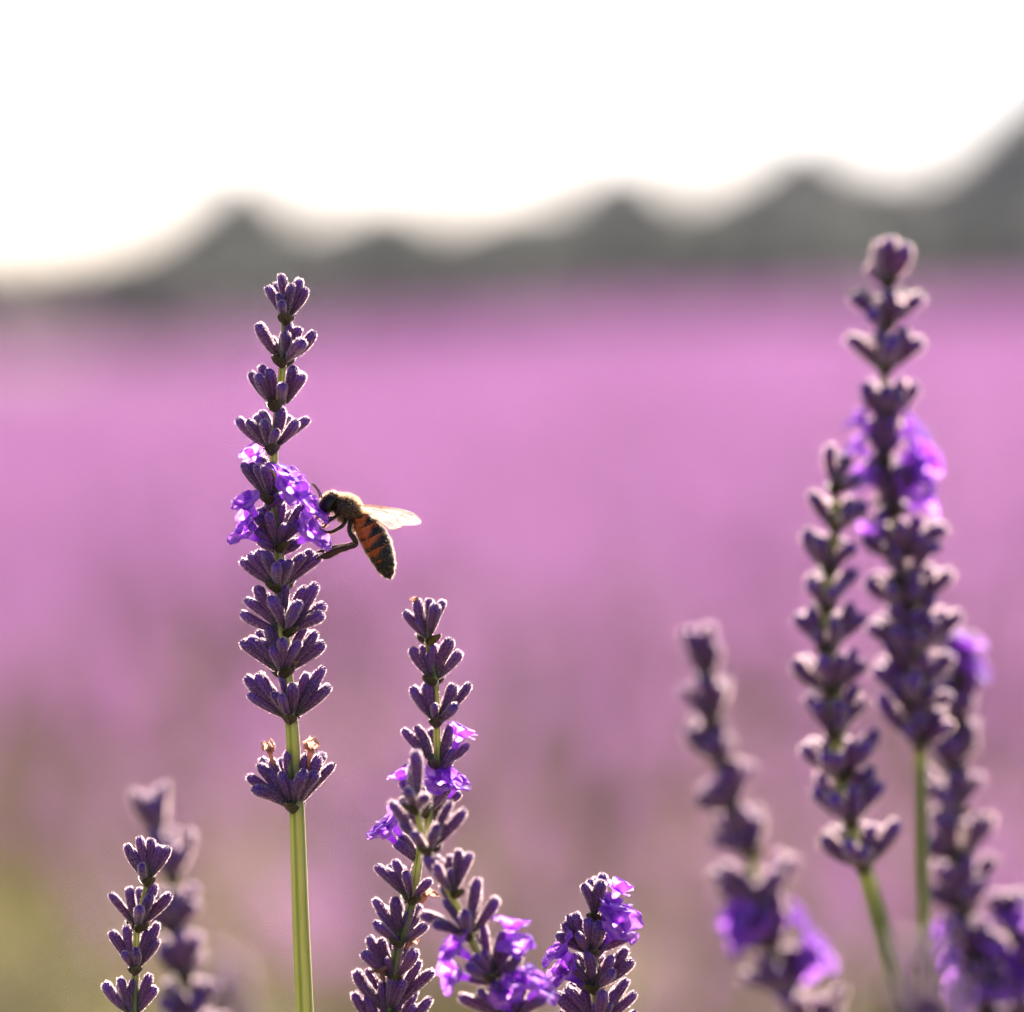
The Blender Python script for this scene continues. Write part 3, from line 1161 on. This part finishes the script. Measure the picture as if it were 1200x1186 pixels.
    # far right pair
    s = soft("blurred lavender stalk at the right edge with a pale flower at its tip", D + 0.115,
             [(1122, 800, 20, 44, 5), (1119, 852, 26, 46, 7), (1118, 905, 28, 44, 7), (1120, 958, 32, 44, 7), (1126, 1012, 40, 44, 8),
              (1132, 1072, 44, 46, 8), (1142, 1130, 40, 44, 8), (1152, 1190, 44, 44, 8), (1158, 1245, 40, 44, 6)], (10, 14), 34, 57)
    for a in ((1120, 790, 1135, 755, 42, .2), (1122, 800, 1142, 785, 42, .4), (1118, 800, 1132, 772, 36, .5),
              (1125, 1110, 1106, 1092, 38, .5), (1130, 1140, 1112, 1122, 38, .6), (1140, 1165, 1118, 1155, 40, .6), (1150, 1140, 1165, 1112, 38, .5),
              (1150, 1180, 1130, 1168, 40, .8), (1155, 1180, 1165, 1160, 36, .7)):
        s.flower(*a[:5], a[5])
    s = soft("blurred lavender stalk with pink violet flowers cut off by the bottom right corner", D + 0.12,
             [(1190, 1100, 20, 40, 6), (1198, 1150, 34, 44, 7), (1205, 1205, 36, 44, 7)], (10, 13), 35, 54)
    for a in ((1195, 1100, 1186, 1070, 40, .4), (1200, 1110, 1205, 1080, 40, .5), (1198, 1150, 1184, 1125, 40, .5), (1205, 1160, 1195, 1150, 40, .7)):
        s.flower(*a[:5], a[5])
    soft("hazy mauve out of focus lavender tip in front at lower right", D - 0.20,
         [(1082, 1160, 34, 42, 8), (1085, 1205, 40, 44, 8), (1088, 1250, 40, 44, 7)], (7, 10), 36, 46)


build_stalks()

# ------------------------------------------------------------------ the honeybee
def make_bee():
    mm = D / FPX                                   # one photo pixel at the bee
    right, up, fwd = (CAM_ROT @ Vector(v) for v in ((1, 0, 0), (0, 1, 0), (0, 0, 1)))
    origin = at(406, 596)
    rng = random.Random(99)

    def P(x, y, z=0.0):                            # body plan in pixels; z towards the viewer
        return right * ((x - 406) * mm) + up * ((596 - y) * mm) + fwd * (z * mm)

    root = bpy.data.objects.new("honeybee", None)
    col.objects.link(root)
    root.location = origin
    root.empty_display_size = 0.01
    tag(root, "golden brown honeybee drinking from the violet flowers of the tall stalk, wings held back", "bee")

    def mat(name, c, tc, tr, rough, spec=0.5):
        return simple_leaf(name, c, tc, tr, rough=rough, spec=spec)
    m_eye = mat("bee_eye", (0.006, 0.004, 0.003), (0.1, 0.03, 0.01), 0.03, 0.38, 0.25)
    m_leg = mat("bee_leg", (0.010, 0.006, 0.004), (0.75, 0.22, 0.04), 0.10, 0.4, 0.3)
    m_tongue = mat("bee_tongue", (0.35, 0.12, 0.03), (0.9, 0.4, 0.1), 0.4, 0.35)
    m_fur = mat("bee_fur", (0.11, 0.058, 0.025), (1.0, 0.66, 0.38), 0.45, 0.5, 0.2)
    m_pale = mat("bee_fur_pale", (0.06, 0.04, 0.025), (1.0, 0.82, 0.62), 0.5, 0.5, 0.2)
    k = NT("bee_body")
    a_ = k.n("ShaderNodeAttribute", attribute_name="tone")
    nz = k.n("ShaderNodeTexNoise", i_Scale=2500.0, i_Detail=4.0)
    tc = k.n("ShaderNodeTexCoord")
    k.l(tc.outputs["Object"], nz.inputs["Vector"])
    b = k.n("ShaderNodeBump", i_Strength=0.5)
    b.inputs["Distance"].default_value = 0.00006
    k.l(nz.outputs["Fac"], b.inputs["Height"])
    m_body = k.leaf(a_.outputs["Color"], a_.outputs["Color"], 0.2, rough=0.4, spec=0.25, bump=b.outputs[0])

    # --- body: head, thorax, waist and abdomen grown into one skin
    vs, fs = [], []

    def ellipsoid(c, ax, ay, az, ang, n=28):
        """radii in px along the tilted long axis (ax), across (ay) and in depth (az); ang in degrees"""
        ca, sa = math.cos(R(ang)), math.sin(R(ang))
        b0 = len(vs)
        for j in range(n + 1):
            th = math.pi * j / n
            for i in range(n):
                ph = 2 * math.pi * i / n
                u, v, w = math.cos(th) * ax, math.sin(th) * math.cos(ph) * ay, math.sin(th) * math.sin(ph) * az
                vs.append(P(c[0] + u * ca - v * sa, c[1] + u * sa + v * ca, c[2] + w))
        for j in range(n):
            for i in range(n):
                i2 = (i + 1) % n
                fs.append((b0 + j * n + i, b0 + j * n + i2, b0 + (j + 1) * n + i2, b0 + (j + 1) * n + i))
    HEAD = ((385.5, 589, 0), 15.5, 10.0, 13.5, 126)
    ellipsoid(*HEAD)
    ellipsoid((376.5, 601, 0), 7, 5, 7, 126)          # face below the eyes
    ellipsoid((394, 592, 0), 7, 6, 6, 20)             # neck
    ellipsoid((406, 596, 0), 16.5, 14.5, 14, 25)      # thorax
    ellipsoid((415, 603, 0), 9, 8.5, 8, 50)
    ellipsoid((421, 607, 0), 7, 5, 6, 60)             # waist
    A0, A1 = Vector((421, 602)), Vector((457.5, 678.5))
    prof = [(0, 5), (0.06, 10.5), (0.16, 14.6), (0.32, 16.4), (0.5, 16.6), (0.68, 14.4), (0.82, 11.6), (0.93, 7.2), (1.0, 1.5)]
    ax = (A1 - A0).normalized()
    pr = Vector((-ax.y, ax.x))

    def ab_centre(t):
        return A0 + (A1 - A0) * t + pr * (-3.2 * math.sin(math.pi * t))
    SEG = [0.02, 0.20, 0.37, 0.54, 0.70, 0.84, 1.01]

    def ab_r(t):
        r = interp(t, prof)
        for a, b_ in zip(SEG, SEG[1:]):
            if a <= t < b_:
                u = (t - a) / (b_ - a)
                return r * (0.965 + 0.06 * u)          # each plate overlaps the next like a cuff
        return r
    n, m = 48, 110
    b0 = len(vs)
    for j in range(m + 1):
        t = j / m
        c, r = ab_centre(t), ab_r(t)
        for i in range(n):
            a = 2 * math.pi * i / n
            vs.append(P(c.x + pr.x * math.cos(a) * r, c.y + pr.y * math.cos(a) * r, math.sin(a) * r * 0.95))
    for j in range(m):
        for i in range(n):
            i2 = (i + 1) % n
            fs.append((b0 + j * n + i, b0 + j * n + i2, b0 + (j + 1) * n + i2, b0 + (j + 1) * n + i))
    fs.append(tuple(reversed(range(b0, b0 + n))))
    fs.append(tuple(range(b0 + m * n, b0 + m * n + n)))
    big = 1000.0                                       # remesh at a comfortable size, then scale back
    tmp = bpy.data.objects.new("body_raw", new_mesh("body_raw", [v * big for v in vs], fs, [m_body]))
    col.objects.link(tmp)
    md = tmp.modifiers.new("r", 'REMESH'); md.mode = 'VOXEL'; md.voxel_size = 0.085
    md2 = tmp.modifiers.new("s", 'SMOOTH'); md2.iterations = 3; md2.factor = 0.5
    dg = bpy.context.evaluated_depsgraph_get()
    me = bpy.data.meshes.new_from_object(tmp.evaluated_get(dg))
    bpy.data.objects.remove(tmp)
    me.name = "body"
    me.transform(Matrix.Scale(1 / big, 4))
    me.materials.clear(); me.materials.append(m_body)
    me.polygons.foreach_set("use_smooth", [True] * len(me.polygons))
    att = me.color_attributes.new("tone", 'FLOAT_COLOR', 'POINT')
    dark, amber, black, tan = Vector((0.010, 0.006, 0.004)), Vector((0.56, 0.10, 0.014)), Vector((0.010, 0.006, 0.004)), Vector((0.018, 0.010, 0.005))
    fur_anchor = []
    for v in me.vertices:
        q = v.co
        x, y, z = q.dot(right) / mm + 406, 596 - q.dot(up) / mm, q.dot(fwd) / mm
        p2 = Vector((x, y)) - A0
        t = p2.dot(ax) / (A1 - A0).length
        side = p2.dot(pr)                              # pr points down left: belly positive
        zone = 'thorax'
        c = tan
        wob = noise.noise(Vector((x * 0.12, y * 0.12, z * 0.12))) * 0.5 + 0.5
        if t > 0.04 and p2.length > 6 and y > 603 and x > 416:
            zone = 'abdomen'
            c = black
            for i, (a, b_) in enumerate(zip(SEG, SEG[1:])):
                if a <= t < b_:
                    u = (t - a) / (b_ - a)
                    w = [1.0, 0.92, 0.80, 0.55, 0.26, 0.0][i]
                    w *= 0.25 + 0.75 * sstep(-13, 5, side + 9 * (wob - 0.4))      # dark patches along the back
                    e = 1 - sstep(w - 0.42, w + 0.10, u + 0.9 * (wob - 0.5)) if w > 0 else 0
                    c = black.lerp(amber * (1.0 - 0.11 * i), e * (0.55 + 0.6 * wob))
        elif x < 396:
            zone = 'head'
            c = dark
        att.data[v.index].color = (*c, 1)
        fur_anchor.append((zone, t, x, y, z))
    body = link("body", me, root)

    # --- eyes
    for sgn in (1, -1):
        vs, fs = [], []
        ellipsoid((386.5, 590, sgn * 9.0), 10.8, 5.6, 5.8, 126, 32)
        link("eye", new_mesh("eye", vs, fs, [m_eye]), root)
    # --- antennae
    for z in (4, -4):
        sx = 0 if z > 0 else -2.5
        path = catmull([P(379 + sx, 590, z), P(377 + sx, 582, z * 1.4), P(375.5 + sx, 577, z * 1.8), P(371.5 + sx, 571, z * 2), P(367.5 + sx, 566.5, z * 2.2)], 6)
        v_, f_ = tube(path, lambda t: mm * (0.85 - 0.15 * t), 8)
        link("antenna", new_mesh("antenna", v_, f_, [m_leg]), root)
    # --- tongue and jaws
    path = catmull([P(376, 601, 1), P(372.5, 605, 1), P(369.5, 609, 1), P(367.5, 613, 0)], 6)
    v_, f_ = tube(path, lambda t: mm * (2.1 - 1.5 * t), 10)
    link("tongue", new_mesh("tongue", v_, f_, [m_tongue]), root)
    for z in (3, -3):
        path = [P(374, 603, z), P(372, 606.5, z * 0.8), P(371, 609, z * 0.2)]
        v_, f_ = tube(catmull(path, 4), lambda t: mm * (1.8 - 1.2 * t), 8)
        link("mandible", new_mesh("mandible", v_, f_, [m_tongue]), root)

    # --- legs: joints and thickness; the hind ones carry the broad basket
    LEGS = [
        ([(412, 609, 9), (409.5, 618, 13), (411.5, 627, 14), (418.5, 637.5, 12), (409, 641.5, 11), (398, 644, 10), (390, 647.5, 9), (383, 651, 9), (376, 652.5, 8), (371, 656, 8)],
         [2.7, 2.8, 2.9, 2.5, 3.2, 4.4, 5.2, 5.2, 2.1, 1.2]),
        ([(413, 609, -8), (411, 618, -11), (413, 626, -12), (418, 634, -11), (408, 638.5, -9), (397, 641, -8), (388, 643, -7), (381, 645.5, -6), (375, 646, -5), (370, 649, -4)],
         [2.4, 2.4, 2.4, 2.0, 2.4, 3.2, 3.5, 3.2, 1.7, 1.0]),
        ([(405, 608, 9), (403, 615, 13), (396, 620, 13), (389, 623, 12), (383, 623.5, 10), (378.5, 621, 8), (374, 619, 7)],
         [2.4, 2.3, 2.2, 1.9, 1.4, 1.1, 0.8]),
        ([(404, 609, -8), (400, 616, -12), (392, 622, -12), (384, 626, -10), (377, 629, -7), (372, 629, -5)],
         [2.2, 2.1, 2.0, 1.6, 1.1, 0.8]),
        ([(396, 602, 8), (393, 606, 12), (387, 610, 12), (383, 614, 10), (379.5, 617.5, 8), (376, 617, 7)],
         [2.1, 2.1, 1.9, 1.6, 1.2, 0.8]),
        ([(395, 603, -7), (391, 606, -11), (384, 608, -10), (380, 613, -8), (376, 615, -6)],
         [2.0, 2.0, 1.7, 1.3, 0.9]),
    ]
    for pts, rad in LEGS:
        path = catmull([P(*p) for p in pts], 6)
        nr = len(rad) - 1

        def rr(t, rad=rad, nr=nr):
            q = min(t * nr, nr - 1e-6)
            i = int(q)
            return mm * (rad[i] + (rad[i + 1] - rad[i]) * (q - i)) * (1 - 0.12 * abs(math.cos(q * math.pi)))
        v_, f_ = tube(path, rr, 12)
        fm = [0] * len(f_)
        anchors = []
        for _ in range(330):
            j = rng.randrange(3, len(path) - 2)
            i = rng.randrange(12)
            p = v_[j * 12 + i].lerp(v_[(j + 1) * 12 + i], rng.random())
            anchors.append((p, (v_[j * 12 + i] - path[j]).normalized()))
        add_hairs(v_, f_, fm, anchors, mm * 2.0, mm * 0.22, 1, Vector((0, 0, -0.3)), rng)
        link("leg", new_mesh("leg", v_, f_, [m_leg, m_fur], fm), root)

    # --- wings
    k = NT("wing_membrane")
    dif = k.n("ShaderNodeBsdfTranslucent"); dif.inputs[0].default_value = (0.70, 0.52, 0.44, 1)
    gl = k.n("ShaderNodeBsdfPrincipled"); gl.inputs["Base Color"].default_value = (0.85, 0.75, 0.66, 1)
    gl.inputs["Roughness"].default_value = 0.3
    trn = k.n("ShaderNodeBsdfTransparent"); trn.inputs[0].default_value = (0.98, 0.95, 0.92, 1)
    m1, m2 = k.n("ShaderNodeMixShader"), k.n("ShaderNodeMixShader")
    m1.inputs[0].default_value = 0.25
    k.l(dif.outputs[0], m1.inputs[1]); k.l(gl.outputs[0], m1.inputs[2])
    m2.inputs[0].default_value = 0.24
    k.l(trn.outputs[0], m2.inputs[1]); k.l(m1.outputs[0], m2.inputs[2])
    k.l(m2.outputs[0], k.out.inputs[0])
    m_vein = mat("wing_vein", (0.45, 0.28, 0.15), (0.8, 0.5, 0.3), 0.4, 0.4)
    FORE = [(421, 592), (432, 593), (445, 594.5), (458, 596.5), (470, 598.5), (480, 601.5), (488, 605.5), (493, 610), (493.5, 613.5), (488, 615.5),
            (478, 616), (466, 615.5), (452, 610), (438, 603), (428, 598)]
    HIND = [(422, 595), (432, 599), (444, 604), (456, 609), (466, 613), (471.5, 617), (466, 620), (457, 621), (448, 617.5), (440, 611), (431, 603)]
    VF = [[(421, 592), (436, 596), (452, 600), (470, 604), (484, 609)], [(436, 596), (450, 604), (466, 611), (478, 614)],
          [(452, 600), (458, 606)], [(462, 602.5), (466, 611)], [(445, 595), (462, 602.5)], [(470, 604), (474, 600)], [(421, 593), (445, 595), (470, 599.5), (486, 605)]]
    VH = [[(422, 595), (438, 603), (454, 611), (466, 616)], [(438, 603), (446, 613), (455, 619)]]

    def wing(outline, veins, z0, z1, dy):
        def W(x, y):
            s_ = (x - 421) / 73
            return P(x, y + dy, z0 + (z1 - z0) * s_ + 1.2 * math.sin(s_ * 9 + y * 0.3))
        cl = catmull([Vector((x, y, 0)) for x, y in outline + outline[:1]], 4)[:-1]
        cx = sum(p.x for p in cl) / len(cl); cy = sum(p.y for p in cl) / len(cl)
        v_, f_ = [W(cx, cy)], []
        rings = 6
        N_ = len(cl)
        for r_ in range(1, rings + 1):
            for p in cl:
                u = r_ / rings
                v_.append(W(cx + (p.x - cx) * u, cy + (p.y - cy) * u))
        for i in range(N_):
            f_.append((0, 1 + i, 1 + (i + 1) % N_))
        for r_ in range(rings - 1):
            for i in range(N_):
                i2 = (i + 1) % N_
                f_.append((1 + r_ * N_ + i, 1 + (r_ + 1) * N_ + i, 1 + (r_ + 1) * N_ + i2, 1 + r_ * N_ + i2))
        w_ = link("wing", new_mesh("wing", v_, f_, [k.m]), root)
        vv, ff = [], []
        for ve in veins + [outline[:8]]:
            path = catmull([W(x, y) for x, y in ve], 5) if len(ve) > 1 else None
            a, b_ = tube(path, lambda t: mm * 0.28, 6)
            o_ = len(vv)
            vv += a
            ff += [tuple(q + o_ for q in f) for f in b_]
        link("wing_veins", new_mesh("wing_veins", vv, ff, [m_vein]), w_)
    wing(FORE, VF, 9, 16, 0)
    wing(HIND, VH, 8, 13, 0)
    wing(FORE, VF, -8, -18, -1.5)
    wing(HIND, VH, -7, -14, -1.0)

    # --- fur: blades standing on the body skin
    me.update()
    vs, fs, fm = [], [], []
    zones = {'thorax': [], 'head': [], 'abdomen': []}
    for i, a in enumerate(fur_anchor):
        zones[a[0]].append(i)
    tail = -ax
    back = (right * 0.5 - up * 0.35)
    for zone, count, ln, w in (('thorax', 6200, 5.2, 0.28), ('head', 1500, 2.8, 0.26), ('abdomen', 5200, 3.1, 0.22)):
        for _ in range(count):
            i = rng.choice(zones[zone])
            v = me.vertices[i]
            _, t, x, y, z = fur_anchor[i]
            L = ln
            face = abs(v.normal.dot(fwd))
            if zone != 'abdomen' and face > 0.6:
                if rng.random() < 0.4:
                    continue
                L *= 0.6
            if zone == 'abdomen' and face > 0.6 and rng.random() < 0.8:
                continue
            if zone == 'head' and ((x - 386.5) ** 2 + (y - 590) ** 2 < 60 and abs(z) > 6):
                continue
            if zone == 'abdomen':
                if t < 0.2:
                    L *= 1.7
                elif rng.random() < 0.35 and min(abs(t - q) for q in SEG) > 0.04:
                    continue
            lean = back * (0.5 if zone != 'abdomen' else 0.3) + (right * ax.x - up * ax.y) * (1.0 if zone == 'abdomen' else 0)
            pale = 1 if (zone == 'abdomen' or rng.random() < 0.35) else 0
            add_hairs(vs, fs, fm, [(v.co.copy(), v.normal.copy())], L * mm, w * mm, pale, lean, rng)
    link("fur", new_mesh("fur", vs, fs, [m_fur, m_pale], fm, smooth=False), root)


make_bee()
